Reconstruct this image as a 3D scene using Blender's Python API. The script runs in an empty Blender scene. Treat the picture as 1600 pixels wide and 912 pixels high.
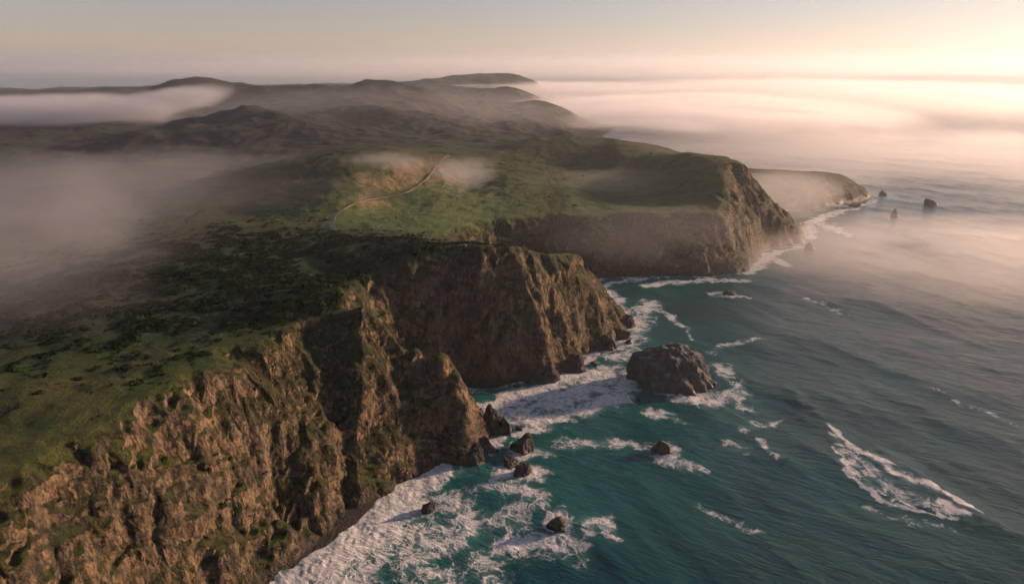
import bpy, math
import numpy as np

# ------------------------------------------------------------------ camera, sky, sun, exposure
SC = bpy.context.scene
COL = SC.collection
CAM_H, PITCH, FPX = 200.0, math.radians(18.7), 1067.0
cam_data = bpy.data.cameras.new('camera')
cam_data.sensor_width = 36.0
cam_data.lens = 36.0 * FPX / 1600.0
cam_data.clip_start = 1.0
cam_data.clip_end = 80000.0
cam = bpy.data.objects.new('camera', cam_data)
COL.objects.link(cam)
cam.location = (0, 0, CAM_H)
cam.rotation_euler = (math.pi / 2 - PITCH, 0, 0)
SC.camera = cam

SUN_AZ, SUN_EL = math.radians(67), math.radians(11)      # azimuth to the right of the view (+Y)
world = bpy.data.worlds.new('World')
SC.world = world
world.use_nodes = True
wn = world.node_tree
bg = wn.nodes['Background']
sky = wn.nodes.new('ShaderNodeTexSky')
sky.sky_type = 'NISHITA'
sky.sun_disc = False
sky.sun_elevation = SUN_EL
sky.sun_rotation = SUN_AZ
sky.altitude = 200
sky.air_density = 1.0
sky.dust_density = 0.3
sky.ozone_density = 1.0
hs = wn.nodes.new('ShaderNodeHueSaturation')          # thin high cloud greys the clear-air colours
hs.inputs['Saturation'].default_value = 0.70
wn.links.new(sky.outputs[0], hs.inputs['Color'])
tint = wn.nodes.new('ShaderNodeMix'); tint.data_type = 'RGBA'; tint.blend_type = 'MULTIPLY'
tint.inputs[0].default_value = 1.0; tint.inputs[7].default_value = (0.96, 0.85, 0.99, 1)
wn.links.new(hs.outputs[0], tint.inputs[6])
wn.links.new(tint.outputs[2], bg.inputs[0])
bg.inputs[1].default_value = 0.066

sun_data = bpy.data.lights.new('sun', 'SUN')
sun_data.energy = 5.0
sun_data.angle = math.radians(2.5)
sun_data.color = (1.0, 0.625, 0.41)
sun = bpy.data.objects.new('sun', sun_data)
COL.objects.link(sun)
sun.rotation_euler = (math.pi / 2 - SUN_EL, 0, -SUN_AZ + math.pi)   # set below by direction
import mathutils
_sd = mathutils.Vector((math.sin(SUN_AZ) * math.cos(SUN_EL), math.cos(SUN_AZ) * math.cos(SUN_EL), math.sin(SUN_EL)))
sun.rotation_euler = _sd.to_track_quat('Z', 'Y').to_euler()

SC.view_settings.view_transform = 'Standard'
SC.view_settings.look = 'None'
SC.view_settings.exposure = 0.70
SC.view_settings.gamma = 1.0
SC.cycles.use_denoising = True
SC.cycles.use_adaptive_sampling = True
SC.cycles.adaptive_threshold = 0.03
SC.cycles.adaptive_min_samples = 12
SC.cycles.max_bounces = 5
SC.cycles.diffuse_bounces = 1
SC.cycles.glossy_bounces = 2
SC.cycles.volume_bounces = 2
FOG = True

# ------------------------------------------------------------------ helpers: projection, noise, mesh
CP, SP = math.cos(PITCH), math.sin(PITCH)
def ray(px, py):
    u, v = (px - 800) / FPX, (456 - py) / FPX
    return np.array([u, CP + v * SP, -SP + v * CP])
def at_z(px, py, z=0.0):                      # point of the place at a given height
    d = ray(px, py); t = (z - CAM_H) / d[2]
    return np.array([d[0] * t, d[1] * t, z])
def at_y(px, py, y):                          # ... at a given distance
    d = ray(px, py); t = y / d[1]
    return np.array([d[0] * t, y, CAM_H + d[2] * t])

def _tables(seed):
    rs = np.random.RandomState(seed)
    perm = rs.permutation(256).astype(np.int32)
    perm = np.concatenate([perm, perm, perm])
    g = rs.normal(size=(256, 3)).astype(np.float32)
    g /= np.linalg.norm(g, axis=1, keepdims=True)
    return perm, g
_TAB = {}
def pn3(x, y, z, seed=0):
    if seed not in _TAB: _TAB[seed] = _tables(seed)
    perm, g = _TAB[seed]
    x = np.asarray(x, np.float32); y = np.asarray(y, np.float32); z = np.asarray(z, np.float32)
    xi, yi, zi = np.floor(x), np.floor(y), np.floor(z)
    xf, yf, zf = x - xi, y - yi, z - zi
    xi = xi.astype(np.int32) & 255; yi = yi.astype(np.int32) & 255; zi = zi.astype(np.int32) & 255
    fu = xf*xf*xf*(xf*(xf*6-15)+10); fv = yf*yf*yf*(yf*(yf*6-15)+10); fw = zf*zf*zf*(zf*(zf*6-15)+10)
    out = 0
    for dx in (0, 1):
        pa = perm[xi + dx]; wx = fu if dx else 1 - fu
        for dy in (0, 1):
            pb = perm[pa + ((yi + dy) & 255)]; wy = fv if dy else 1 - fv
            for dz in (0, 1):
                gg = g[perm[pb + ((zi + dz) & 255)]]; wz = fw if dz else 1 - fw
                out = out + wx*wy*wz*(gg[..., 0]*(xf-dx) + gg[..., 1]*(yf-dy) + gg[..., 2]*(zf-dz))
    return out * 1.6
def pn2(x, y, seed=0):
    if seed not in _TAB: _TAB[seed] = _tables(seed)
    perm, g = _TAB[seed]
    x = np.asarray(x, np.float32); y = np.asarray(y, np.float32)
    xi, yi = np.floor(x), np.floor(y)
    xf, yf = x - xi, y - yi
    xi = xi.astype(np.int32) & 255; yi = yi.astype(np.int32) & 255
    fu = xf*xf*xf*(xf*(xf*6-15)+10); fv = yf*yf*yf*(yf*(yf*6-15)+10)
    out = 0
    for dx in (0, 1):
        pa = perm[xi + dx]; wx = fu if dx else 1 - fu
        for dy in (0, 1):
            gg = g[perm[pa + ((yi + dy) & 255)]]; wy = fv if dy else 1 - fv
            out = out + wx*wy*(gg[..., 0]*(xf-dx) + gg[..., 1]*(yf-dy))
    return out * 1.9
def fbm2(x, y, o=4, seed=0, gain=.5):
    s, a = 0, 1.0
    for k in range(o):
        s = s + a * pn2(x * 2.03**k + 17.3*k, y * 2.03**k - 9.1*k, seed + k); a *= gain
    return s
def rid2(x, y, o=3, seed=0, gain=.5):
    s, a, n = 0, 1.0, 0
    for k in range(o):
        s = s + a * (1 - 2*np.abs(pn2(x * 2.1**k + 5.7*k, y * 2.1**k + 3.3*k, seed + k))); n += a; a *= gain
    return s / n
def sstep(a, b, x):
    t = np.clip((x - a) / (b - a), 0, 1); return t*t*(3 - 2*t)

def mesh_obj(name, verts, faces, mat, parent=None, smooth=True):
    me = bpy.data.meshes.new(name)
    verts = np.ascontiguousarray(verts, np.float32); faces = np.ascontiguousarray(faces, np.int32)
    nv, nf, k = len(verts), len(faces), faces.shape[1]
    me.vertices.add(nv); me.vertices.foreach_set('co', verts.ravel())
    me.loops.add(nf * k); me.loops.foreach_set('vertex_index', faces.ravel())
    me.polygons.add(nf)
    me.polygons.foreach_set('loop_start', np.arange(0, nf*k, k, dtype=np.int32))
    me.polygons.foreach_set('loop_total', np.full(nf, k, np.int32))
    me.polygons.foreach_set('use_smooth', np.full(nf, smooth, bool))
    me.update(calc_edges=True)
    me.materials.append(mat)
    o = bpy.data.objects.new(name, me); COL.objects.link(o)
    if parent: o.parent = parent
    return o
def vattr(o, name, data):
    a = o.data.attributes.new(name, 'FLOAT', 'POINT')
    a.data.foreach_set('value', np.ascontiguousarray(data, np.float32))
def tag(o, label=None, cat=None, group=None, kind=None):
    if label: o['label'] = label
    if cat: o['category'] = cat
    if group: o['group'] = group
    if kind: o['kind'] = kind
    return o
def grid_faces(nr, nc):
    i = np.arange(nr - 1)[:, None] * nc + np.arange(nc - 1)[None, :]
    return np.stack([i, i + 1, i + nc + 1, i + nc], -1)

# ------------------------------------------------------------------ node helpers
class NT:
    def __init__(s, name):
        s.m = bpy.data.materials.new(name); s.m.use_nodes = True
        s.t = s.m.node_tree; s.t.nodes.clear()
        s.out = s.t.nodes.new('ShaderNodeOutputMaterial')
    def n(s, kind, **kw):
        nd = s.t.nodes.new('ShaderNode' + kind)
        for k, v in kw.items(): setattr(nd, k, v)
        return nd
    def l(s, a, b): s.t.links.new(a, b)
    def put(s, sock, v):
        if isinstance(v, bpy.types.NodeSocket): s.l(v, sock)
        elif v is not None: sock.default_value = v
    def math(s, op, a, b=None, c=None, clamp=False):
        nd = s.n('Math', operation=op); nd.use_clamp = clamp
        s.put(nd.inputs[0], a)
        if b is not None: s.put(nd.inputs[1], b)
        if c is not None: s.put(nd.inputs[2], c)
        return nd.outputs[0]
    def rng(s, v, a, b, c=0.0, d=1.0, smooth=True):
        nd = s.n('MapRange'); nd.interpolation_type = 'SMOOTHSTEP' if smooth else 'LINEAR'
        s.put(nd.inputs[0], v)
        for k, q in enumerate((a, b, c, d)): s.put(nd.inputs[1 + k], q)
        return nd.outputs[0]
    def mix(s, f, a, b):
        nd = s.n('Mix', data_type='RGBA'); s.put(nd.inputs[0], f)
        s.put(nd.inputs[6], a if isinstance(a, bpy.types.NodeSocket) else (*a, 1))
        s.put(nd.inputs[7], b if isinstance(b, bpy.types.NodeSocket) else (*b, 1))
        return nd.outputs[2]
    def mapping(s, vec, sc=(1, 1, 1), loc=(0, 0, 0), rot=(0, 0, 0)):
        nd = s.n('Mapping'); s.l(vec, nd.inputs[0])
        nd.inputs[1].default_value = loc; nd.inputs[2].default_value = rot; nd.inputs[3].default_value = sc
        return nd.outputs[0]
    def noise(s, vec, scale, detail=4, rough=.55, dist=0.0):
        nd = s.n('TexNoise'); s.l(vec, nd.inputs['Vector'])
        nd.inputs['Scale'].default_value = scale; nd.inputs['Detail'].default_value = detail
        nd.inputs['Roughness'].default_value = rough; nd.inputs['Distortion'].default_value = dist
        return nd.outputs[0]
    def attr(s, name):
        nd = s.n('Attribute'); nd.attribute_name = name; return nd.outputs['Fac']
    def pos(s): return s.n('NewGeometry').outputs['Position']
    def bump(s, h, strength, dist, normal=None):
        nd = s.n('Bump'); s.l(h, nd.inputs['Height'])
        nd.inputs['Strength'].default_value = strength; nd.inputs['Distance'].default_value = dist
        if normal: s.l(normal, nd.inputs['Normal'])
        return nd.outputs[0]

# ------------------------------------------------------------------ the coast line (water edge), W = cliff width, B = beach width
def c(px, py, W, B=0.0, zr=0.0):
    p = at_z(px, py, zr); return (p[0], p[1], W, B)
COAST = [
    (-165, -420, 45, 5), (-150, -150, 45, 5), (-136, 20, 42, 6), (-124, 110, 40, 8), (-110, 175, 38, 9),
    c(430, 912, 41, 5), c(530, 835, 50, 8), c(580, 790, 54, 9), c(603, 748, 50, 6), c(640, 736, 40, 6), c(690, 727, 38, 2),
    c(735, 724, 38), c(757, 702, 42), c(763, 675, 42), c(752, 655, 40),
    (-38, 361, 38, 0), (-60, 372, 36, 0), (-60, 388, 34, 1), c(716, 604, 34, 4), c(770, 606, 34, 5), c(830, 592, 34, 2),
    c(850, 595, 34), c(885, 574, 36), c(908, 568, 36), c(905, 556, 38), c(935, 546, 38), c(955, 538, 42), c(976, 520, 48), c(985, 503, 50),
    c(964, 489, 46), (84, 536, 40, 0), (58, 540, 36, 0), (22, 540, 34, 0), (-12, 556, 34, 0), (-24, 592, 34, 2), (0, 624, 36, 5), (45, 633, 38, 8),
    c(935, 436, 40, 8), c(975, 431, 40, 3), c(1040, 430, 40, 2), c(1100, 431, 40), c(1165, 424, 40), c(1178, 408, 38), c(1190, 392, 40),
    c(1202, 386, 60), c(1245, 384, 85), c(1257, 374, 90), c(1256, 360, 90),
    (330, 850, 70, 0), (312, 905, 50, 0), (325, 950, 40, 4), (375, 962, 36, 8), c(1270, 329, 36, 10), c(1300, 322, 34, 2), c(1345, 313, 34), c(1363, 307, 36),
    (560, 1075, 40, 0), (500, 1120, 50, 0), (430, 1150, 60, 0), (400, 1260, 90, 0), (300, 1420, 90, 0), (230, 1600, 90, 0), (210, 1800, 110, 0),
    (280, 2050, 130, 0), (330, 2230, 150, 0), (210, 2450, 150, 0), (150, 2800, 170, 0), (260, 3250, 200, 0), (120, 3550, 220, 0),
    (330, 4100, 240, 0), (150, 4500, 260, 0), (-200, 5600, 300, 0), (-9000, 6500, 400, 0), (-9000, -420, 200, 0),
]
COAST = np.array(COAST, np.float64)

def coast_fields(x, y):
    """signed distance to the water edge (+ inland), cliff width, beach width, nearest-point coordinate along the coast"""
    x = x.astype(np.float32); y = y.astype(np.float32)
    n = len(COAST)
    best = np.full(x.shape, 1e12, np.float32)
    sw = np.zeros_like(best); sW = np.zeros_like(best); sB = np.zeros_like(best)
    inside = np.zeros(x.shape, bool)
    for i in range(n):
        ax, ay, aW, aB = COAST[i]; bx, by, bW, bB = COAST[(i + 1) % n]
        ex, ey = bx - ax, by - ay
        L2 = ex*ex + ey*ey
        t = np.clip(((x - ax)*ex + (y - ay)*ey) / L2, 0, 1).astype(np.float32)
        dx = x - (ax + t*ex); dy = y - (ay + t*ey)
        d2 = dx*dx + dy*dy
        np.minimum(best, d2, out=best)
        w = 1.0 / (d2 + 60.0)**2
        sw += w; sW += w * (aW + t*(bW - aW)); sB += w * (aB + t*(bB - aB))
        if abs(ey) > 1e-9:
            cond = (y >= ay) != (y >= by)
            xi = ax + (y - ay) * (ex / ey)
            inside ^= cond & (x < xi)
    d = np.sqrt(best); d[~inside] *= -1
    return d, sW / sw, sB / sw

# ------------------------------------------------------------------ heights of the tops (thin plate through surveyed points)
PTS = []
def pz(*a):
    for px, py, z in a: PTS.append(at_z(px, py, z))
def py_(*a):
    for px, py, y in a: PTS.append(at_y(px, py, y))
# near plateau
pz((0, 742, 77), (100, 692, 77), (200, 642, 77), (280, 588, 76), (350, 542, 75), (420, 507, 75), (500, 484, 77), (560, 480, 75), (590, 487, 72),
   (500, 448, 80), (440, 452, 78), (0, 600, 75), (150, 520, 73), (300, 500, 73), (250, 440, 70), (400, 430, 72), (100, 430, 64), (0, 450, 60), (0, 520, 70))
# second headland
pz((510, 442, 72), (600, 407, 75), (700, 392, 81), (850, 390, 79), (905, 404, 66), (930, 440, 58), (560, 376, 76), (740, 382, 82), (640, 372, 80), (820, 386, 80))
# field and third headland
pz((600, 350, 57), (530, 352, 58), (700, 330, 55), (745, 347, 52), (1000, 328, 53), (1140, 320, 58), (900, 300, 56), (1050, 295, 60), (800, 275, 62),
   (1100, 270, 78), (1145, 245, 88), (1080, 238, 86), (1000, 229, 84), (840, 211, 80), (900, 255, 66), (600, 306, 60), (650, 288, 62), (690, 266, 64), (760, 240, 68),
   (1000, 255, 72), (1165, 300, 66), (1290, 271, 36), (1340, 285, 30), (450, 345, 58), (350, 350, 56))
# orange bluff over the road, then the hills
pz((610, 246, 88), (650, 244, 84), (560, 256, 86), (500, 270, 80), (460, 290, 70), (560, 290, 72), (400, 255, 84), (690, 238, 74), (400, 300, 58), (250, 320, 48), (100, 330, 42), (0, 330, 40),
   (0, 257, 62), (110, 256, 62), (230, 250, 66), (380, 226, 60), (250, 235, 56))
py_((380, 169, 1500), (330, 178, 1520), (450, 190, 1420), (520, 200, 1300), (560, 180, 1420), (620, 190, 1480), (590, 128, 2190), (620, 140, 2050), (540, 138, 2250), (640, 160, 1950),
    (690, 172, 1850), (690, 190, 1500), (650, 215, 1270), (715, 208, 1450), (760, 193, 1760), (820, 206, 1650),
    (290, 122, 2500), (330, 126, 2480), (260, 128, 2500), (220, 140, 2450), (150, 155, 2300), (450, 134, 2400), (390, 130, 2500), (450, 160, 2050), (300, 160, 2050),
    (0, 200, 1500), (120, 195, 1550), (0, 155, 2700), (100, 143, 3100), (200, 138, 3200),
    (850, 164, 2200), (800, 166, 2250), (885, 180, 2180), (780, 180, 2150), (780, 137, 3200), (820, 141, 3250), (740, 150, 3000),
    (770, 115, 4200), (830, 116, 4150), (700, 122, 4200), (650, 120, 4000), (590, 124, 3600))
for q in ((-2000, 5200, 15), (-4000, 4000, 12), (-5500, 2000, 12), (-1200, 600, 60), (-600, 250, 66), (-420, 60, 70), (-320, -200, 74), (-1500, -300, 70), (100, 5200, 60), (-1800, 1500, 40), (290, 960, 44), (360, 1010, 37), (430, 1060, 37), (300, 1110, 44), (350, 1190, 40), (215, 960, 80), (150, 960, 80), (-60, 500, 68), (-95, 535, 62), (20, 490, 64), (-40, 620, 53), (-80, 600, 56), (-2600, 2600, 25)):
    PTS.append(np.array(q, float))
RIDGES = []
def ridge(width, *pts): RIDGES.append((width, [at_y(*p) for p in pts]))
ridge(190, (150, 150, 2450), (220, 140, 2450), (262, 127, 2500), (290, 121, 2500), (340, 126, 2500), (390, 131, 2500), (450, 134, 2400), (540, 137, 2250), (575, 128, 2190), (598, 127, 2150), (640, 150, 1980), (690, 172, 1850), (760, 193, 1720), (815, 207, 1600))
ridge(130, (200, 222, 1500), (280, 196, 1540), (330, 178, 1520), (380, 168, 1500), (420, 176, 1440), (480, 198, 1360), (530, 222, 1220))
ridge(110, (560, 150, 1900), (600, 170, 1650), (640, 180, 1560), (690, 198, 1450), (740, 212, 1350))
ridge(62, (400, 292, 770), (460, 272, 800), (520, 256, 830), (570, 247, 850), (620, 242, 880), (670, 240, 920), (700, 243, 960))
ridge(100, (0, 256, 1000), (80, 252, 1010), (180, 258, 980), (280, 268, 930), (360, 282, 880))
ridge(80, (380, 250, 1080), (450, 240, 1060), (520, 236, 1050))
ridge(150, (0, 152, 2900), (100, 142, 3100), (200, 137, 3200), (300, 132, 3300))
ridge(150, (730, 178, 2150), (790, 168, 2200), (850, 162, 2230), (885, 170, 2220), (925, 186, 2200))
ridge(150, (740, 150, 3100), (790, 137, 3200), (825, 141, 3200), (860, 152, 3200))
ridge(200, (680, 124, 4000), (720, 119, 4150), (780, 114, 4200), (830, 115, 4200), (850, 124, 4200))
PTS = np.array(PTS)
def _uv(x, y):
    r = np.hypot(x, y)
    return np.arctan2(x, y) * 3.0, np.log(r / 300.0) * 1.6
def _phi(r2): return 0.5 * r2 * np.log(r2 + 1e-9)
_pu, _pv = _uv(PTS[:, 0], PTS[:, 1])
_N = len(PTS)
_K = _phi((_pu[:, None] - _pu)**2 + (_pv[:, None] - _pv)**2) + 1e-4 * np.eye(_N)
_Pm = np.stack([np.ones(_N), _pu, _pv], 1)
_A = np.block([[_K, _Pm], [_Pm.T, np.zeros((3, 3))]])
_sol = np.linalg.solve(_A, np.concatenate([PTS[:, 2], np.zeros(3)]))
def RIDGE_LOW(x, y):
    # the marine terrace with its fields keeps its level
    q = at_z(950, 270, 65)
    keep = np.exp(-(((x - q[0]) / 420)**2 + ((y - q[1]) / 480)**2)**2)
    return 1 - keep
def tops(x, y):
    u, v = _uv(x, y)
    u = u.astype(np.float32); v = v.astype(np.float32)
    s = (_sol[_N] + _sol[_N + 1]*u + _sol[_N + 2]*v).astype(np.float32)
    for k in range(_N):
        s += np.float32(_sol[k]) * _phi((u - np.float32(_pu[k]))**2 + (v - np.float32(_pv[k]))**2).astype(np.float32)
    s = np.clip(s, 8, 165)
    far = sstep(700, 1000, np.hypot(x, y))
    # land between the ridges lies low
    s = s - far * RIDGE_LOW(x, y) * np.clip(s - 38, 0, None) * .62
    wx = x + 40 * fbm2(x / 190, y / 190, 3, 151); wy = y + 40 * fbm2(x / 190, y / 190, 3, 161)
    sh = s.shape; s = s.ravel(); xr, yr, wxr, wyr = x.ravel(), y.ravel(), wx.ravel(), wy.ravel()
    for width, pts in RIDGES:
        lo = np.min(pts, 0) - 5 * width; hi = np.max(pts, 0) + 5 * width
        idx = np.nonzero((xr > lo[0]) & (xr < hi[0]) & (yr > lo[1]) & (yr < hi[1]))[0]
        if not len(idx): continue
        sc = min(1.0, width / 130)
        x0, y0 = xr[idx], yr[idx]
        ax_ = x0 + (wxr[idx] - x0) * sc; ay_ = y0 + (wyr[idx] - y0) * sc
        best = np.full(x0.shape, 1e9, np.float32); hz = np.zeros(x0.shape, np.float32)
        for p, q in zip(pts[:-1], pts[1:]):
            ex, ey = q[0] - p[0], q[1] - p[1]
            t = np.clip(((ax_ - p[0])*ex + (ay_ - p[1])*ey) / (ex*ex + ey*ey), 0, 1)
            dd = np.hypot(ax_ - p[0] - t*ex, ay_ - p[1] - t*ey)
            m = dd < best
            best = np.where(m, dd, best); hz = np.where(m, p[2] + t*(q[2] - p[2]), hz)
        spur = 1 + .45 * rid2(x0 / (width * 1.3), y0 / (width * 1.3), 3, 171)
        k = np.exp(-np.power(best / (width * spur), 1.35))
        s[idx] = np.maximum(s[idx], s[idx] + (hz - s[idx]) * k)
    s = s.reshape(sh)
    return s

ARETES = [((-78, 336, 78), (-10, 341, -3), 1.25, .92)]
def base_height(x, y):
    d, W, B = coast_fields(x, y)
    P = tops(x, y)
    r = np.hypot(x, y)
    # buttresses and gullies: the edge wanders in plan, more with finer steps near the water
    g = 5.0 * fbm2(x / 46, y / 46, 2, 11) + 7.0 * rid2(x / 30, y / 30, 3, 21, .55) - 1.5
    k = sstep(-6, 14, d) * (1 - 0.6 * sstep(60, 130, d))
    shore = 1.6 * fbm2(x / 9, y / 9, 3, 41) * (1 - sstep(2, 14, d))
    dd = d + shore * (B < 3) + g * k * np.clip(W / 42, .8, 1.6)
    t = (dd - B) / W
    # profile: foot, steep face, rounded brow
    f = np.where(t < 1.25, t, 1.25)
    f = np.clip(f, 0, 2)
    f = 1 - np.clip(1 - f / 1.12, 0, 1)**1.35
    f = np.where(t > 0, f, 0)
    beach = np.clip(dd, 0, None) / np.maximum(B, 1.0)
    low = np.where(d > -1, np.minimum(beach, 1) * np.clip(B * .12, .4, 2.6), 0)
    hill = sstep(500, 1400, r)
    relief = (1.6 * fbm2(x / 60, y / 60, 4, 31) + hill * (15.0 * rid2(x / 330, y / 330, 4, 51, .55) + 4.0 * fbm2(x / 90, y / 90, 3, 61) - 5) * sstep(900, 1500, r)) 
    h = low + f * (P + relief * sstep(.7, 1.6, t) - low)
    for (a3, b3, fall, pw) in ARETES:
        ex, ey = b3[0] - a3[0], b3[1] - a3[1]
        t2 = np.clip(((x - a3[0])*ex + (y - a3[1])*ey) / (ex*ex + ey*ey), 0, 1)
        q = np.hypot(x - a3[0] - t2*ex, y - a3[1] - t2*ey)
        nn = 1.6 * rid2(x / 22, y / 22, 3, 181)
        hr = b3[2] + (a3[2] - b3[2]) * (1 - t2)**pw - fall * np.clip(np.sqrt(q*q + 9) - 3 + nn, 0, None)
        h = np.where((hr > h) & (d > -6) & (q < 70), hr, h)
    h = np.where((dd < 0) & (h < .5), np.maximum(dd * 0.6, -14), h)
    return h.astype(np.float32), d, W, B, t.astype(np.float32)

# ------------------------------------------------------------------ terrain mesh: rays of points around the bay, denser where it is steep
def build_terrain():
    th = np.concatenate([np.radians(np.linspace(-115, -47, 24))[:-1], np.radians(np.linspace(-47, 41, 860))])
    nl = 1250
    lr = np.exp(np.linspace(math.log(95), math.log(6300), nl))
    X = np.sin(th)[None, :] * lr[:, None]; Y = np.cos(th)[None, :] * lr[:, None]
    H, D, W, B, T = base_height(X, Y)
    NR = 900
    dr = np.diff(lr)[:, None]
    dh = np.diff(H, axis=0)
    land = (np.maximum(H[1:], H[:-1]) > -4)
    wgt = np.where(land, np.hypot(0.55 * dr, dh * 1.1) / (lr[1:, None]**0.92), 0.02 * dr / lr[1:, None]) + 0.03 * dr / lr[1:, None]
    # smooth across neighbouring rays so that rows run on
    ker = np.array([1, 2, 3, 4, 3, 2, 1], float); ker /= ker.sum()
    pad = np.pad(wgt, ((0, 0), (3, 3)), mode='edge')
    wgt = sum(ker[k] * pad[:, k:k + wgt.shape[1]] for k in range(7))
    cum = np.concatenate([np.zeros((1, len(th))), np.cumsum(wgt, 0)])
    R = np.empty((NR, len(th))); F = [np.empty((NR, len(th)), np.float32) for _ in range(5)]
    u = np.linspace(0, 1, NR)
    for j in range(len(th)):
        R[:, j] = np.interp(u * cum[-1, j], cum[:, j], lr)
        for q, S in enumerate((H, D, W, B, T)):
            F[q][:, j] = np.interp(R[:, j], lr, S[:, j])
    Hh, D, W, B, T = F
    x = np.sin(th)[None, :] * R; y = np.cos(th)[None, :] * R; z = Hh.astype(np.float64)
    # normal of the base form
    P = np.stack([x, y, z], -1)
    du = np.gradient(P, axis=0); dv = np.gradient(P, axis=1)
    N = np.cross(dv, du); N /= np.linalg.norm(N, axis=-1, keepdims=True) + 1e-9
    N[N[..., 2] < 0] *= -1
    steep = sstep(.80, .55, N[..., 2])
    face = steep * sstep(-3, 3, z)
    # crags: broken rock on the faces (displaced along the face normal)
    zz = z * 0.34
    wv = 3.0 * pn3(x / 22, y / 22, z / 22, 75)
    xq, yq = x + wv, y - wv
    cr = (1 - 2*np.abs(pn3(xq / 17, yq / 17, zz / 14, 71))) * 2.4 \
        + (1 - 2*np.abs(pn3(xq / 7.5, yq / 7.5, zz / 6.5, 72))) * 1.0 \
        + (1 - 2*np.abs(pn3(xq / 3.4, yq / 3.4, z / 6.0, 73))) * 0.42 + pn3(x / 1.6, y / 1.6, z / 2.2, 74) * 0.32
    dip = .34 * x + .22 * y + .86 * z + 5.0 * pn3(x / 30, y / 30, z / 30, 76)
    tri = lambda q: np.abs(((q % 1) + 1) % 1 * 2 - 1)
    ledge = sstep(-.2, .4, pn3(x / 40, y / 40, z / 40, 77))
    cr = cr + ledge * ((tri(dip / 7.3) - .5) * .8 + (tri(dip / 2.9 + .3) - .5) * .4)
    soft = pn2(x / 11, y / 11, 81) * .5 + pn2(x / 4, y / 4, 82) * .22
    fade = 1 / (1 + np.hypot(x, y) / 6000)
    disp = face * (cr - .8) * fade + (1 - steep) * soft * sstep(.9, 1.3, T) * sstep(2, 8, z)
    P = P + N * disp[..., None]
    keep = z > -5
    fc = grid_faces(NR, len(th)).reshape(-1, 4)
    kf = keep.ravel()[fc].any(1)
    fc = fc[kf]
    used = np.zeros(NR * len(th), bool); used[fc.ravel()] = True
    remap = np.cumsum(used) - 1
    P = P.reshape(-1, 3)[used]
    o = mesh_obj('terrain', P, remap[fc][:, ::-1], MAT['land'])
    xs, ys = P[:, 0], P[:, 1]
    vattr(o, 'cavity', cr.ravel()[used])
    vattr(o, 'slope_t', T.ravel()[used])
    # land cover
    def blob(px, py, z, rad, sq=1.0):
        q = at_z(px, py, z); return np.exp(-(((xs - q[0]))**2 + ((ys - q[1]) * sq)**2) / rad**2)
    field = np.clip(blob(600, 345, 57, 70) + blob(690, 325, 56, 90) + blob(660, 300, 60, 70) + .3*blob(880, 300, 55, 150) + .2*blob(1050, 300, 58, 130), 0, 1)
    vattr(o, 'field', field)
    dark = np.clip(blob(480, 460, 78, 45) + .9*blob(300, 430, 72, 90) + .9*blob(420, 420, 72, 70) + .8*blob(620, 378, 79, 70) + .7*blob(470, 375, 66, 90) + blob(130, 430, 66, 120), 0, 1)
    vattr(o, 'scrub', dark)
    hill = sstep(650, 1100, np.hypot(xs, ys)) * (1 - np.clip(blob(900, 270, 62, 330), 0, 1))
    vattr(o, 'hill', hill)
    bare = np.clip(blob(600, 272, 80, 85) + .9*blob(530, 290, 75, 70) + .7*blob(470, 300, 70, 60) + .7*blob(650, 262, 78, 60), 0, 1)
    vattr(o, 'bare', bare)
    return tag(o, 'green clifftop plateau with brown cliffs and hills behind', None, None, 'structure')

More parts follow.
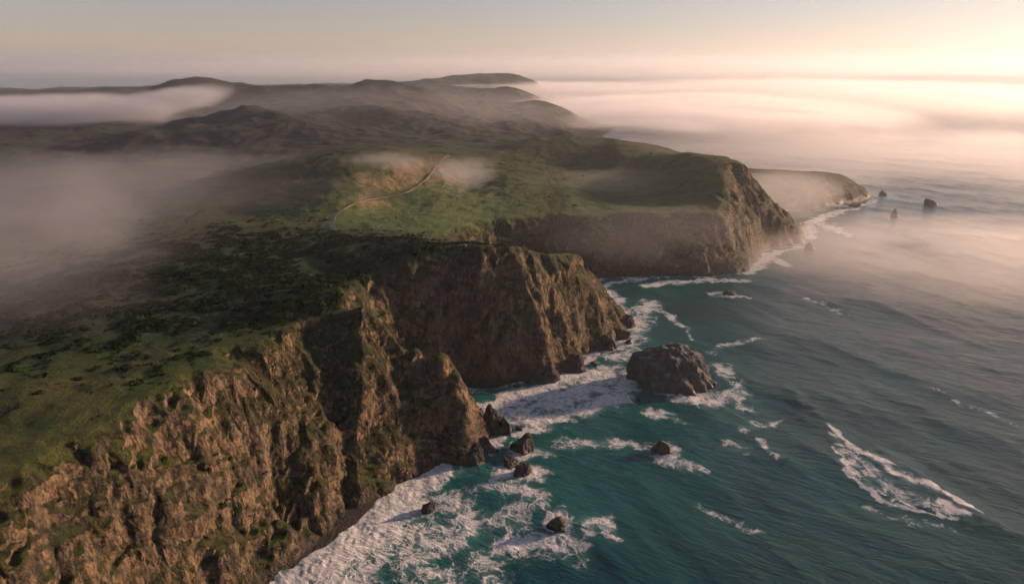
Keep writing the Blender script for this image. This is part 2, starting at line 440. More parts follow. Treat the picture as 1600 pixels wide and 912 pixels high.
# ------------------------------------------------------------------ materials
MAT = {}
def mat_land():
    s = NT('land'); pos = s.pos()
    geo = s.n('NewGeometry'); sep = s.n('SeparateXYZ'); s.l(geo.outputs['Normal'], sep.inputs[0])
    psep = s.n('SeparateXYZ'); s.l(pos, psep.inputs[0])
    nz = sep.outputs[2]; z = psep.outputs[2]
    n_big = s.noise(pos, .018, 5, .6); n_mid = s.noise(pos, .07, 6, .62); n_fine = s.noise(pos, .35, 6, .65)
    strata = s.noise(s.mapping(pos, (.16, .16, .07), rot=(.3, .2, 0)), 1.0, 6, .68, 1.0)
    wq = s.n('TexNoise'); s.l(pos, wq.inputs['Vector']); wq.inputs['Scale'].default_value = .22; wq.inputs['Detail'].default_value = 4
    vq = s.n('VectorMath', operation='MULTIPLY_ADD'); s.l(wq.outputs[1], vq.inputs[0]); vq.inputs[1].default_value = (5, 5, 6); s.l(pos, vq.inputs[2])
    def blocks(sc):
        nd = s.n('TexVoronoi', feature='F1'); s.l(s.mapping(vq.outputs[0], sc, rot=(.25, .15, .4)), nd.inputs['Vector']); nd.inputs['Scale'].default_value = 1.0
        return nd.outputs['Distance'], nd.outputs['Color']
    b1, c1 = blocks((.20, .20, .15)); b2, c2 = blocks((.62, .62, .42))
    crack = s.noise(s.mapping(pos, (.5, .5, .16)), 1.0, 5, .7)
    rock = s.mix(s.rng(strata, .38, .62), (.052, .040, .028), (.205, .142, .072))
    c1s = s.n('SeparateColor'); s.l(c1, c1s.inputs[0]); c2s = s.n('SeparateColor'); s.l(c2, c2s.inputs[0])
    rock = s.mix(s.math('MULTIPLY', s.rng(c1s.outputs[0], .55, .95), .45), rock, (.30, .205, .118))
    rock = s.mix(s.math('MULTIPLY', s.rng(c2s.outputs[0], .6, .9), .5), rock, (.10, .085, .072))
    rock = s.mix(s.math('MULTIPLY', s.rng(crack, .50, .36), .75), rock, (.030, .025, .021))
    rock = s.mix(s.math('MULTIPLY', s.rng(b2, .55, .85), .6), rock, (.028, .023, .020))
    # plants on the face
    cav = s.attr('cavity')
    veg_f = s.math('ADD', s.math('MULTIPLY', nz, 1.3), s.math('MULTIPLY', n_mid, 1.25))
    veg_f = s.math('ADD', veg_f, s.math('MULTIPLY', n_fine, .55))
    veg = s.rng(s.math('ADD', veg_f, s.math('MULTIPLY', s.math('SUBTRACT', n_big, .5), .9)), 1.38, 1.62)
    vegc = s.mix(s.rng(n_fine, .4, .62), (.014, .018, .007), (.055, .050, .018))
    face = s.mix(veg, rock, vegc)
    # tops
    g1 = s.mix(s.rng(n_mid, .38, .66), (.024, .046, .008), (.062, .084, .015))
    g1 = s.mix(s.rng(n_big, .45, .7), g1, (.080, .074, .018))
    g1 = s.mix(s.attr('field'), g1, s.mix(s.rng(n_mid, .35, .65), (.060, .115, .028), (.110, .155, .044)))
    scr = s.rng(s.math('ADD', s.math('MULTIPLY', s.attr('scrub'), .55), s.math('MULTIPLY', n_mid, .75)), .48, .68)
    g1 = s.mix(scr, g1, s.mix(s.rng(n_fine, .4, .62), (.012, .026, .007), (.034, .050, .014)))
    hl = s.mix(s.rng(n_mid, .42, .6), (.010, .020, .016), (.030, .036, .025))
    hl = s.mix(s.rng(n_big, .46, .62), hl, (.055, .045, .029))
    g1 = s.mix(s.attr('hill'), g1, hl)
    tops_f = s.rng(s.math('ADD', nz, s.math('MULTIPLY', s.math('SUBTRACT', n_mid, .5), .5)), .72, .90)
    col = s.mix(tops_f, face, g1)
    bare = s.math('MULTIPLY', s.math('MULTIPLY', s.rng(s.attr('bare'), .1, .7), s.rng(nz, .995, .90)), s.rng(s.math('ADD', n_mid, s.math('MULTIPLY', s.math('SUBTRACT', n_fine, .5), .5)), .30, .52))
    col = s.mix(s.math('MULTIPLY', bare, .75), col, s.mix(s.rng(n_fine, .4, .6), (.19, .12, .07), (.30, .19, .11)))
    # wet dark foot, then the beach with its shade painted in
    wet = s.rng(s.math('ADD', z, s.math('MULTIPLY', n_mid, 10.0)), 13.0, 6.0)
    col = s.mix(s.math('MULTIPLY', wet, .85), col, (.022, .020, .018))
    col = s.mix(s.math('MULTIPLY', s.rng(z, 5.0, 3.0), s.rng(nz, .6, .85)), col, s.mix(n_fine, (.012, .011, .010), (.030, .027, .024)))  # low flat beach near black: the headland's shadow put into its colour
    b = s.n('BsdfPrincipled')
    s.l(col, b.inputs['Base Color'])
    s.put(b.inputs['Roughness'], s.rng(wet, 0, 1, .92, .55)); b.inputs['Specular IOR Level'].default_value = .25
    hgt = s.math('ADD', s.math('MULTIPLY', n_fine, 1.0), s.math('MULTIPLY', s.noise(pos, 1.2, 4, .7), .5))
    hf = s.math('ADD', hgt, s.math('ADD', s.math('MULTIPLY', b1, -.8), s.math('MULTIPLY', b2, -.6)))
    hgt = s.math('ADD', hgt, s.math('MULTIPLY', s.math('SUBTRACT', hf, hgt), s.rng(nz, .75, .5)))
    s.l(s.bump(hgt, .95, 2.0), b.inputs['Normal'])
    s.l(b.outputs[0], s.out.inputs[0])
    return s.m
MAT['land'] = mat_land()

def mat_sea():
    s = NT('sea_water'); pos = s.pos()
    foam = s.attr('foam'); shal = s.attr('shallow')
    col = s.mix(shal, (.0015, .048, .050), (.012, .150, .140))
    warp = s.n('TexNoise'); s.l(pos, warp.inputs['Vector']); warp.inputs['Scale'].default_value = .07; warp.inputs['Detail'].default_value = 2
    vm = s.n('VectorMath', operation='MULTIPLY_ADD'); s.l(warp.outputs[1], vm.inputs[0]); vm.inputs[1].default_value = (12, 12, 0); s.l(pos, vm.inputs[2])
    wp = vm.outputs[0]
    def ridges(vec, scale, detail, k):
        q = s.math('ABSOLUTE', s.math('SUBTRACT', s.noise(vec, scale, detail, .55), .5))
        return s.math('SUBTRACT', 1.0, s.math('MULTIPLY', q, k), clamp=True)
    n1 = s.noise(pos, .07, 5, .65); n2 = s.noise(wp, .55, 4, .7)
    pat = s.math('ADD', s.math('MULTIPLY', ridges(wp, .075, 1.5, 7.5), .42), s.math('MULTIPLY', ridges(wp, .21, 2, 6.5), .36))
    pat = s.math('ADD', pat, s.math('MULTIPLY', ridges(pos, .6, 2, 6.0), .22))
    a = s.math('ADD', foam, s.math('MULTIPLY', s.math('MULTIPLY', s.math('SUBTRACT', n1, .5), 1.6), s.rng(foam, 0, .3)))
    m = s.rng(s.math('ADD', a, s.math('MULTIPLY', pat, 1.0)), .88, 1.50)
    m = s.math('MULTIPLY', m, s.rng(foam, .02, .18))
    haze = s.math('MULTIPLY', s.rng(a, .1, 1.0), .55)     # bubbles under the surface
    col = s.mix(haze, col, (.16, .30, .29))
    col = s.mix(m, col, s.mix(s.rng(n2, .35, .65), (.45, .48, .48), (.78, .78, .76)))
    b = s.n('BsdfPrincipled'); s.l(col, b.inputs['Base Color'])
    s.put(b.inputs['Roughness'], s.rng(m, 0, 1, .16, .85)); b.inputs['IOR'].default_value = 1.33; b.inputs['Specular IOR Level'].default_value = .48
    mp = s.mapping(pos, (1, 1, 1), rot=(0, 0, math.radians(28)))
    rip = s.noise(s.mapping(mp, (.17, .60, .3)), 1.0, 6, .62, .5)
    ch = s.noise(s.mapping(mp, (.05, .16, .1)), 1.0, 4, .55, .3)
    hh = s.math('ADD', s.math('MULTIPLY', rip, 1.0), s.math('MULTIPLY', ch, 1.5))
    hh = s.math('ADD', hh, s.math('MULTIPLY', s.math('MULTIPLY', m, n2), .9))
    s.l(s.bump(hh, .6, 1.0), b.inputs['Normal'])
    s.l(b.outputs[0], s.out.inputs[0])
    return s.m
MAT['sea'] = mat_sea()

def mat_rock(name, dark, light, tint):
    s = NT(name); pos = s.pos()
    geo = s.n('NewGeometry'); sep = s.n('SeparateXYZ'); s.l(geo.outputs['Normal'], sep.inputs[0])
    psep = s.n('SeparateXYZ'); s.l(pos, psep.inputs[0])
    n1 = s.noise(pos, .16, 6, .65); n2 = s.noise(s.mapping(pos, (.8, .8, .3)), 1, 5, .7)
    col = s.mix(s.rng(n1, .38, .62), dark, light)
    col = s.mix(s.math('MULTIPLY', s.rng(n2, .5, .34), .8), col, (.02, .018, .016))
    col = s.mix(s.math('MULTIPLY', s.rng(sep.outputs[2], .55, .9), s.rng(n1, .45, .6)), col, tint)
    wet = s.rng(s.math('ADD', psep.outputs[2], s.math('MULTIPLY', n1, 4.0)), 5.5, 2.5)
    col = s.mix(wet, col, (.016, .015, .014))
    b = s.n('BsdfPrincipled'); s.l(col, b.inputs['Base Color']); s.put(b.inputs['Roughness'], s.rng(wet, 0, 1, .9, .45))
    s.l(s.bump(s.math('ADD', s.noise(pos, .6, 6, .7), n2), .9, .8), b.inputs['Normal'])
    s.l(b.outputs[0], s.out.inputs[0])
    return s.m
MAT['rock'] = mat_rock('sea_rock', (.034, .035, .037), (.080, .080, .081), (.16, .164, .166))

MAT['rock_dark'] = mat_rock('wet_rock', (.018, .017, .016), (.050, .045, .040), (.06, .056, .05))
terrain = build_terrain()

# ------------------------------------------------------------------ the sea
FOAMS = []   # polylines: ([(px,py,radius px)...], strength)
def build_sea():
    th = np.concatenate([np.radians(np.linspace(-180, -42, 36))[:-1], np.radians(np.linspace(-42, 42, 640)), np.radians(np.linspace(42, 180, 36))[1:]])
    R = np.concatenate([[0.5, 40, 90], np.exp(np.linspace(math.log(140), math.log(2200), 760)), np.exp(np.linspace(math.log(2200), math.log(26000), 60))[1:]])
    X = np.sin(th)[None, :] * R[:, None]; Y = np.cos(th)[None, :] * R[:, None]
    x, y = X.ravel(), Y.ravel()
    d, _, _ = coast_fields(x, y)
    z = np.zeros_like(x)
    amp = 1 - sstep(1500, 3000, np.hypot(x, y))
    rs = np.random.RandomState(4)
    for k in range(14):
        lam = 9 * 1.23**k * rs.uniform(.9, 1.1)
        a = math.radians(205 + rs.normal() * 24)
        w = (math.cos(a) * x + math.sin(a) * y) * 2*math.pi/lam + rs.uniform(0, 6.28) + 1.5 * pn2(x / (lam*4), y / (lam*4), 91 + k)
        z += lam * 0.0038 * (1 - 2*np.abs(np.sin(w / 2))) 
    z *= amp * (0.5 + 0.5 * sstep(0, 60, -d))
    foam, lump = foam_field(x, y, d)
    z += lump
    o = mesh_obj('sea', np.stack([x, y, z], -1), grid_faces(len(R), len(th)).reshape(-1, 4)[:, ::-1], MAT['sea'])
    vattr(o, 'foam', foam)
    sh = np.exp(-np.clip(-d, 0, None) / 45) * .8 + .35 * np.exp(-((x - 60)**2 + (y - 330)**2) / 130**2) + .25 * fbm2(x / 70, y / 70, 3, 95)
    vattr(o, 'shallow', np.clip(sh * .8 + foam * .3, 0, 1))
    return tag(o, 'teal sea with white surf along the cliffs', kind='structure')

def foam_field(x, y, d):
    f = np.zeros_like(x); lump = np.zeros_like(x)
    near = np.hypot(x, y) < 1500
    xn, yn, dn = x[near], y[near], d[near]
    wx = xn + 5 * fbm2(xn / 22, yn / 22, 3, 101); wy = yn + 5 * fbm2(xn / 22, yn / 22, 3, 111)
    fn = 0.85 * np.exp(-np.clip(-dn, 0, None) / 7.0) * (0.55 + .45 * sstep(-.3, .4, fbm2(xn / 30, yn / 30, 2, 121)))
    ln = np.zeros_like(xn)
    for pts, st, hgt in FOAMS:
        w = [(*at_z(a, b)[:2], r * np.linalg.norm(at_z(a, b) - np.array([0, 0, CAM_H])) / FPX) for a, b, r in pts]
        if len(w) == 1: w = w * 2
        best = np.zeros_like(xn)
        for (ax, ay, ar), (bx, by, br) in zip(w[:-1], w[1:]):
            ex, ey = bx - ax, by - ay
            t = np.clip(((wx - ax)*ex + (wy - ay)*ey) / max(ex*ex + ey*ey, 1e-6), 0, 1)
            q = np.hypot(wx - ax - t*ex, wy - ay - t*ey) / (ar + t*(br - ar))
            best = np.maximum(best, 1 - sstep(.1, 1.55, q))
        fn = np.maximum(fn, best * st); ln = np.maximum(ln, best * hgt)
    fn[dn > 6] = 0
    f[near] = fn; lump[near] = ln * (1 + .4 * pn2(xn / 6, yn / 6, 131)) + .20 * sstep(.5, 1.1, fn) * (1 - 2*np.abs(pn2(xn / 3.6, yn / 3.6, 132)) + .5 * pn2(xn / 1.7, yn / 1.7, 133))
    return f, lump
def F(st, *pts, h=0.0): FOAMS.append((pts, st if st > .8 else st * 1.25, h))
# near shore surf
F(1.35, (430, 930, 45), (510, 880, 42), (580, 820, 42), (620, 780, 40), (650, 752, 34), (690, 738, 20), h=.7)
F(.85, (520, 925, 60), (600, 850, 45), (655, 790, 36))
F(.62, (640, 860, 60), (720, 820, 60), (700, 780, 40))
F(.45, (660, 900, 60), (760, 890, 50), (800, 800, 50), (840, 770, 25))
F(.98, (785, 848, 26), (840, 848, 34), (875, 838, 30)); F(.8, (870, 815, 26)); F(.5, (880, 850, 45), (940, 815, 16), (955, 840, 14))
F(.8, (720, 722, 12), (770, 690, 14), (800, 680, 14), (850, 668, 16)); F(.7, (815, 702, 30), (850, 708, 14))
F(.7, (790, 740, 28), (845, 740, 20)); F(.5, (760, 760, 26), (830, 770, 20), (850, 790, 12))
F(.5, (880, 690, 22), (950, 690, 18), (1000, 690, 10))
# the bay under the second cliff
F(1.2, (750, 640, 22), (800, 618, 26), (860, 600, 20), (920, 580, 12), h=.4)
F(.85, (790, 650, 34), (850, 632, 42), (910, 606, 44), (950, 578, 30)); F(.75, (850, 655, 30), (910, 640, 28), (965, 620, 22), (985, 590, 16))
F(.85, (905, 568, 10), (945, 550, 12), (975, 525, 14), (995, 505, 14), (975, 488, 16), (958, 468, 14), (945, 450, 10))
F(.6, (970, 545, 26), (1000, 500, 26), (1010, 470, 14), (1060, 500, 7), (1085, 530, 6)); F(.5, (1000, 550, 30), (960, 560, 24))
F(.9, (945, 445, 9), (990, 437, 10), (1040, 433, 7), h=.6); F(.6, (1000, 445, 10), (1080, 437, 10), (1160, 437, 12)); F(.6, (1120, 458, 16), (1170, 462, 8))
F(1.0, (1170, 424, 10), (1195, 405, 12), (1215, 392, 8), (1255, 385, 7)); F(.7, (1200, 400, 16), (1230, 412, 12))
F(.95, (1262, 372, 10), (1268, 350, 14), (1285, 338, 10), (1340, 322, 6), (1370, 313, 6)); F(.6, (1290, 350, 22), (1330, 370, 10))
F(.45, (1260, 465, 5), (1300, 480, 9), (1330, 490, 4))
# round the stacks
F(.85, (1040, 612, 12), (1075, 625, 16), (1110, 625, 22), (1140, 615, 20)); F(.55, (1125, 570, 18), (1150, 600, 18), (1165, 640, 12)); F(.5, (1010, 640, 20), (1060, 655, 10), (1080, 660, 6))
F(.5, (1110, 545, 10), (1160, 530, 6), (1200, 530, 4)); F(.5, (1160, 665, 14), (1200, 660, 10), (1220, 655, 6)); F(.5, (1195, 690, 12), (1215, 710, 12))
F(1.0, (1030, 700, 26), (1050, 712, 22)); F(.5, (1070, 725, 18), (1110, 735, 10)); F(.4, (1130, 690, 14), (1160, 700, 14))
F(.5, (1095, 780, 6), (1130, 800, 8), (1165, 820, 10), (1195, 830, 6))
# the breaking wave on its swell
F(0.0, (1235, 612, 16), (1297, 664, 26), (1400, 738, 34), (1530, 806, 40), (1680, 866, 50), h=.9)
F(1.0, (1295, 662, 6), (1340, 700, 10), (1400, 737, 11), (1465, 771, 10), (1528, 803, 6), h=.5)
F(.62, (1302, 678, 9), (1335, 720, 14), (1390, 760, 16), (1455, 790, 14), (1510, 806, 8)); F(.72, (1308, 700, 5), (1335, 748, 6), (1380, 780, 6), (1440, 800, 6), (1500, 812, 5))
F(.5, (1322, 728, 5), (1370, 765, 6), (1430, 790, 6)); F(.35, (1350, 790, 10), (1430, 815, 12), (1500, 830, 8)); F(.35, (1440, 600, 4), (1540, 640, 5), (1600, 670, 5))
sea = build_sea()

# ------------------------------------------------------------------ rocks in the water
def ico(sub):
    import bmesh
    bm = bmesh.new(); bmesh.ops.create_icosphere(bm, subdivisions=sub, radius=1.0)
    v = np.array([q.co[:] for q in bm.verts]); f = np.array([[q.index for q in p.verts] for p in bm.faces]); bm.free()
    return v, f
_ICO = {}
def rock(label, px, py, wpx, hpx, seed, depth=1.0, group=None, sub=5, peak=0.0, flat=0.0, dmin=.62, name='sea_rock', rotz=None, cat='rock', lean=0.0):
    """px,py: foot at the water line; wpx,hpx: size seen"""
    base = at_z(px, py); m = np.linalg.norm(base - np.array([0, 0, CAM_H])) / FPX
    w, h = wpx * m / 2, hpx * m * 0.95
    if sub not in _ICO: _ICO[sub] = ico(sub)
    v, f = _ICO[sub]; v = v.copy()
    o = seed * 13.7
    rr = np.random.RandomState(seed); pl = rr.normal(size=(15, 3)); pl /= np.linalg.norm(pl, axis=1, keepdims=True); dd = rr.uniform(dmin, 1.0, 15)
    dot = v @ pl.T
    hull = np.min(np.where(dot > .05, dd / np.maximum(dot, .05), 9), 1); hull = np.minimum(hull, 1.25)
    n = v * hull[:, None] * (1 + .14 * pn3(v[:, 0]*1.1 + o, v[:, 1]*1.1, v[:, 2]*1.1, 201)[:, None]
             + .12 * (1 - 2*np.abs(pn3(v[:, 0]*2.3 + o, v[:, 1]*2.3, v[:, 2]*1.6, 202)))[:, None]
             + .10 * (1 - 2*np.abs(pn3(v[:, 0]*5 + o, v[:, 1]*5, v[:, 2]*3, 203)))[:, None]
             + .05 * pn3(v[:, 0]*11 + o, v[:, 1]*11, v[:, 2]*7, 204)[:, None] + .03 * pn3(v[:, 0]*23 + o, v[:, 1]*23, v[:, 2]*17, 205)[:, None])
    zz = n[:, 2]
    if flat: zz = np.where(zz > flat, flat + (zz - flat) * .35, zz)
    top = zz.max()
    s = 1 - peak * np.clip(zz / top, 0, 1)
    X = n[:, 0] * s + lean * np.clip(zz, 0, None); Y = n[:, 1] * s
    X = X / np.abs(X).max() * w; Y = Y / np.abs(Y).max() * w * depth
    Z = np.where(zz > 0, zz / top * h, zz * max(3.0, h * .4))
    o = mesh_obj(name, np.stack([X, Y, Z], -1), f, MAT['rock' if sub > 5 else 'rock_dark'])
    o.location = (base[0], base[1] + w * depth * .6, -0.15 * h if h < 4 else -.3)
    o.rotation_euler = (0, 0, 0 if rotz is None else rotz)
    tag(o, label, cat, group)
    return o
rock('largest sea stack, massive grey brown block with broad rounded top in open bay', 1056, 608, 138, 62, 6, .75, sub=6, flat=.6, peak=.22, dmin=.84, name='sea_stack')
rock('dark pyramid shaped rock in the surf off the near headland tip', 818, 708, 44, 32, 5, .8, peak=.45)
rock('low jagged rock in foam just below the pyramid rock', 817, 745, 32, 20, 7, .9, peak=.2)
rock('flat awash rock left of the low jagged rock, half sunk', 797, 730, 30, 8, 8, 1.2)
rock('small dark rock standing in the thick white surf by the near beach', 668, 798, 22, 18, 9, .9, peak=.1, lean=.3)
rock('round black rock in the foam patch nearest the bottom edge', 870, 828, 34, 18, 11, .8)
rock('small black rock ringed by white foam alone in deep water', 1035, 707, 32, 16, 13, .8, peak=.2)
rock('jagged outcrop with two peaks, its taller half against the headland tip', 768, 677, 44, 48, 15, .8, peak=.5)
rock('lower right hand peak beside the jagged outcrop at the headland tip', 789, 678, 32, 30, 17, .8, peak=.55)
rock('tiny boulder at the right foot of the double peaked outcrop', 812, 671, 13, 8, 18, .9)
rock('small upright rock in foam at the foot of the near cliff', 683, 727, 16, 17, 19, .9, peak=.3)
rock('broken dark ledge at the waterline below the near headland', 742, 726, 60, 30, 21, .7, peak=.15)
rock('dark lump of ledge between headland ledge and double peaked outcrop', 761, 709, 36, 28, 22, .8, peak=.2)
rock('low dark ledge jutting farthest into foam from second headland', 976, 512, 60, 20, 23, .6)
rock('flat dark ledge just below the farthest jutting ledge of second headland', 969, 529, 50, 17, 25, .6)
rock('short ledge at the second headland foot, nearest the big stack', 946, 546, 54, 23, 26, .6, peak=.2)
rock('dark wedge of rock at the right end of the second cliff foot', 897, 579, 56, 27, 27, .6, peak=.2)
rock('dark rock block at the middle of the second cliff foot', 854, 599, 52, 30, 29, .7, peak=.2)
rock('small rock in the bay foam, right one of a pair below second cliff', 823, 598, 15, 7, 31, .8)
rock('small rock in the bay foam, left one of a pair below second cliff', 806, 606, 16, 8, 33, .8)
rock('small awash rock between second headland ledges and the big stack', 981, 537, 15, 7, 35, .8)
rock('small rock in the channel left of the big stack, near white foam', 930, 569, 14, 6, 36, .8)
rock('small dark boulder in the foam behind the second headland tip', 955, 472, 13, 10, 37, .8)
rock('flat awash rock in foam off the third cliff', 1143, 459, 22, 6, 39, .8)
rock('boulder standing off the foot of the tall right hand headland', 1266, 390, 17, 10, 41, .9)
rock('rounded rock in open water, farthest right in the picture', 1455, 320, 20, 8, 43, .8, peak=.3)
rock('slim pointed rock in misty water left of the farthest right rock', 1398, 338, 12, 12, 45, .8, peak=.6)
rock('low rock just off the tip of the far misty headland', 1380, 304, 13, 6, 47, .8)
rock('awash rock in the foam below the far misty headland', 1338, 324, 18, 5, 49, .8)

# ------------------------------------------------------------------ road on the terrace
def ribbon(name, pts, half, lift, mat):
    P = np.array([at_z(*p)[:2] for p in pts])
    t = np.linspace(0, len(P) - 1, 90); k = np.arange(len(P))
    def cr(v):
        i = np.clip(t.astype(int), 0, len(P) - 2); f = t - i
        g = lambda j: v[np.clip(j, 0, len(P) - 1)]
        a, b, c_, d_ = g(i - 1), g(i), g(i + 1), g(i + 2)
        return .5*((2*b) + (-a + c_)*f + (2*a - 5*b + 4*c_ - d_)*f*f + (-a + 3*b - 3*c_ + d_)*f**3)
    x, y = cr(P[:, 0]), cr(P[:, 1])
    tx, ty = np.gradient(x), np.gradient(y); L = np.hypot(tx, ty); nx, ny = ty / L, -tx / L
    lo, hi = half
    xl = [x + nx*lo, x + nx*lo, x + nx*hi, x + nx*hi]; yl = [y + ny*lo, y + ny*lo, y + ny*hi, y + ny*hi]
    H = np.stack([base_height(a[None], b[None])[0][0] for a, b in zip(xl, yl)])
    hc = base_height(x[None], y[None])[0][0]
    ker = np.ones(9) / 9; hc = np.convolve(np.pad(hc, 4, mode='edge'), ker, 'valid')
    top = np.maximum(hc, H.max(0) - 1.5) + lift
    V = np.stack([np.stack([xl[0], yl[0], top - 4], -1), np.stack([xl[1], yl[1], top], -1), np.stack([xl[2], yl[2], top], -1), np.stack([xl[3], yl[3], top - 4], -1)], 1)
    o = mesh_obj(name, V.reshape(-1, 3), grid_faces(len(x), 4).reshape(-1, 4)[:, ::-1], mat, smooth=False)
    return tag(o, kind='structure')
def mat_plain(name, a, b, scale, rough=.9):
    s = NT(name); pos = s.pos(); n = s.noise(pos, scale, 5, .65)
    bs = s.n('BsdfPrincipled'); s.l(s.mix(s.rng(n, .38, .62), a, b), bs.inputs['Base Color']); bs.inputs['Roughness'].default_value = rough
    s.l(bs.outputs[0], s.out.inputs[0]); return s.m
ROAD = [(530, 366, 60), (518, 352, 58), (524, 338, 58), (548, 326, 59), (592, 311, 60), (640, 297, 61), (668, 284, 62), (690, 268, 63), (700, 261, 64)]
ribbon('road', ROAD, (-2.3, 2.3), .25, mat_plain('asphalt', (.045, .044, .043), (.065, .062, .058), .3))
ribbon('road_verge', ROAD, (2.3, 3.0), .15, mat_plain('gravel_verge', (.11, .09, .06), (.17, .14, .095), .5))

# ------------------------------------------------------------------ scrub on the tops (one mass, small leaf faces)
def build_scrub():
    rs = np.random.RandomState(77)
    me = terrain.data; nv = len(me.vertices)
    co = np.empty(nv * 3, np.float32); me.vertices.foreach_get('co', co); co = co.reshape(-1, 3)
    no = np.empty(nv * 3, np.float32); me.vertex_normals.foreach_get('vector', no); no = no.reshape(-1, 3)
    def at(n):
        q = np.empty(nv, np.float32); me.attributes[n].data.foreach_get('value', q); return q
    scr, fld, T, bare = at('scrub'), at('field'), at('slope_t'), at('bare')
    r = np.hypot(co[:, 0], co[:, 1])
    clump = sstep(-.15, .35, fbm2(co[:, 0] / 24, co[:, 1] / 24, 3, 301))
    w = (0.006 + 1.3 * scr) * (0.08 + clump) * (1 - .93 * fld) * sstep(.55, .75, np.abs(no[:, 2])) * sstep(1.0, 1.3, T) * (r < 1000) * sstep(210, 300, r) * (co[:, 2] > 20)
    face = 0.03 * clump * sstep(.25, .45, np.abs(no[:, 2])) * (co[:, 2] > 14) * (r < 700) * (T <= 1.15)
    w = (w + face) * r**1.1                       # even over the ground, not over the mesh
    idx = rs.choice(nv, 13500, p=w / w.sum())
    C = co[idx].astype(np.float64); S = rs.gamma(2.5, .42, len(idx)) * (1 + .7 * scr[idx]) * .75
    # row of wind-shaped trees along the back of the second headland
    hed = []
    for a, b in zip([(510, 366), (560, 368), (620, 371), (690, 376)], [(560, 368), (620, 371), (690, 376), (748, 383)]):
        for k in range(34):
            f = rs.rand(); hed.append(at_z(a[0] + f*(b[0]-a[0]), a[1] + f*(b[1]-a[1]) + rs.normal()*1.2, 79))
    hed = np.array(hed); hz = base_height(hed[None, :, 0], hed[None, :, 1])[0][0]; hed[:, 2] = hz
    C = np.concatenate([C, hed]); S = np.concatenate([S, rs.uniform(1.6, 3.0, len(hed))])
    n, k = len(C), 30
    u = rs.normal(size=(n, k, 3)); u /= np.linalg.norm(u, axis=-1, keepdims=True); u[..., 2] = np.abs(u[..., 2])
    rad = rs.uniform(.55, 1.08, (n, k, 1)) ** .6
    ctr = C[:, None] + u * rad * S[:, None, None] * np.array([1.3, 1.3, .42]) + np.array([0, 0, -.1])
    e1 = rs.normal(size=(n, k, 3)); e1 -= .7 * (e1 * u).sum(-1, keepdims=True) * u; e1 /= np.linalg.norm(e1, axis=-1, keepdims=True)
    e2 = np.cross(u, e1)
    sz = (S[:, None, None] * rs.uniform(.28, .5, (n, k, 1)))
    V = np.stack([ctr + e1*sz, ctr - .5*e1*sz + .87*e2*sz, ctr - .5*e1*sz - .87*e2*sz], 2).reshape(-1, 3)
    o = mesh_obj('scrub', V, np.arange(n*k*3).reshape(-1, 3), MAT['leaf'], smooth=False)
    vattr(o, 'shade', np.repeat(rs.rand(n), k*3))
    return tag(o, 'dark low coastal scrub covering the clifftops', kind='stuff')
def mat_leaf():
    s = NT('scrub_leaf'); b = s.n('BsdfPrincipled')
    s.l(s.mix(s.attr('shade'), (.008, .018, .005), (.017, .028, .008)), b.inputs['Base Color']); b.inputs['Roughness'].default_value = .9; b.inputs['Specular IOR Level'].default_value = .05
    s.l(b.outputs[0], s.out.inputs[0]); return s.m
MAT['leaf'] = mat_leaf()
build_scrub()

# ------------------------------------------------------------------ fog banks and the hazy air
def mat_fog():
    s = NT('fog'); tc = s.n('TexCoord')
    ln = s.n('VectorMath', operation='LENGTH'); s.l(tc.outputs['Object'], ln.inputs[0])
    edge = s.rng(ln.outputs['Value'], 1.0, .25)
    def oa(name):
        nd = s.n('Attribute'); nd.attribute_type = 'OBJECT'; nd.attribute_name = name; return nd.outputs['Fac']
    pos = s.pos()
    sc = s.n('VectorMath', operation='SCALE'); s.l(s.mapping(pos, (.45, 1.0, 2.0), rot=(0, 0, .3)), sc.inputs[0]); s.l(oa('grain'), sc.inputs['Scale'])
    n = s.noise(sc.outputs[0], 1.0, 5, .62, .8)
    body = s.rng(s.math('ADD', n, s.math('MULTIPLY', s.math('SUBTRACT', edge, .5), .35)), .42, .60)
    den = s.math('MULTIPLY', s.math('MULTIPLY', edge, body), oa('thick'))
    v = s.n('VolumePrincipled'); v.inputs['Color'].default_value = (.985, .985, 1.0, 1); v.inputs['Anisotropy'].default_value = .47
    s.l(den, v.inputs['Density'])
    s.l(v.outputs[0], s.out.inputs['Volume'])
    return s.m
def mat_haze(density):
    s = NT('haze_air'); v = s.n('VolumePrincipled')
    v.inputs['Color'].default_value = (.84, .94, 1.0, 1); v.inputs['Anisotropy'].default_value = .45; v.inputs['Density'].default_value = density
    s.l(v.outputs[0], s.out.inputs['Volume']); return s.m
def fog_bank(label, center, semi, thick, grain, rotz=0.0, tilt=0.0):
    v, f = _ICO.setdefault(3, ico(3))
    o = mesh_obj('fog', v, f, MAT['fog'])
    o.location = center; o.scale = semi; o.rotation_euler = (0, tilt, rotz)
    o['thick'] = float(thick); o['grain'] = float(grain)
    return tag(o, label, 'fog', kind='stuff')
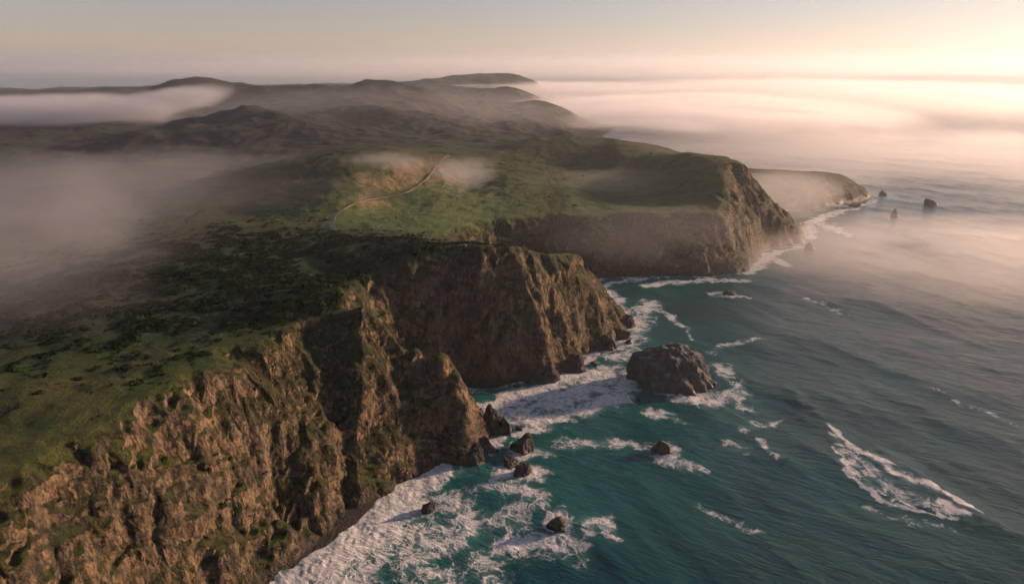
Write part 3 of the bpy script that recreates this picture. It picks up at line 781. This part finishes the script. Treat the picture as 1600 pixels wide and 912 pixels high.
if FOG:
    MAT['fog'] = mat_fog(); MAT['fog'].cycles.volume_step_rate = .9 if hasattr(MAT['fog'].cycles, 'volume_step_rate') else 1
    fog_bank('dense pale fog sheet wrapping the far ridges above the sea', (620, 2500, 40), (950, 1300, 60), .0090, 1/190)
    fog_bank('thin streaky fog over the open sea at far right', (1800, 3900, 35), (1900, 2600, 95), .0028, 1/240)
    fog_bank('fog behind the island like far ridges', (200, 3900, 50), (1300, 1000, 60), .0050, 1/350)
    fog_bank('far fog where sea and sky melt together', (0, 13000, 40), (15000, 8500, 290), .0005, 1/1600)
    fog_bank('thin mist veiling the dark inland hills', (-350, 1750, 80), (1100, 520, 95), .00055, 1/220)
    fog_bank('low sea mist beyond the right hand headlands', (900, 1500, 15), (1000, 850, 55), .0017, 1/200)
    fog_bank('long fog roll lying over the left hill', at_y(70, 172, 1750), (560, 190, 66), .014, 1/170)
    fog_bank('rising right end of the fog roll on the left hill', at_y(270, 156, 1850), (240, 130, 48), .014, 1/120, tilt=-.14)
    fog_bank('wide thin mist filling the left valley', at_y(170, 310, 760), (420, 340, 80), .0017, 1/80)
    fog_bank('soft mist drifting over the left edge of the near plateau', at_y(40, 400, 430), (170, 130, 85), .0026, 1/50)
    fog_bank('small pale plume of mist in the left valley', at_y(150, 330, 520), (60, 60, 60), .0038, 1/60)
    fog_bank('pink wisp of mist on the orange bluff', at_y(605, 256, 810), (85, 35, 22), .010, 1/40)
    fog_bank('small round wisp of mist at the end of the road', at_y(725, 272, 770), (62, 34, 28), .013, 1/40)
    fog_bank('thin mist band across the third plateau', at_y(1000, 285, 830), (230, 120, 24), .0024, 1/80)
    fog_bank('faint mist in front of the third cliff', at_y(1010, 365, 620), (170, 40, 50), .0022, 1/50)
    fog_bank('golden mist between the tall headland and the far headland', at_y(1225, 305, 900), (130, 100, 60), .0050, 1/60)
    fog_bank('warm mist lying on the sea at right', at_z(1520, 395, 10), (430, 250, 32), .0042, 1/130)
    fog_bank('faint low mist over the near plateau at the left edge', at_y(0, 470, 330), (120, 80, 55), .0018, 1/60)
    hz = mesh_obj('haze', np.array([[a, b, z] for z in (-16, 345) for a, b in ((-28000, -28000), (28000, -28000), (28000, 28000), (-28000, 28000))], float),
                  np.array([[0, 3, 2, 1], [4, 5, 6, 7], [0, 1, 5, 4], [1, 2, 6, 5], [2, 3, 7, 6], [3, 0, 4, 7]]), mat_haze(0.6e-4), smooth=False)
    tag(hz, 'thin hazy air over the whole coast', 'haze', kind='stuff')
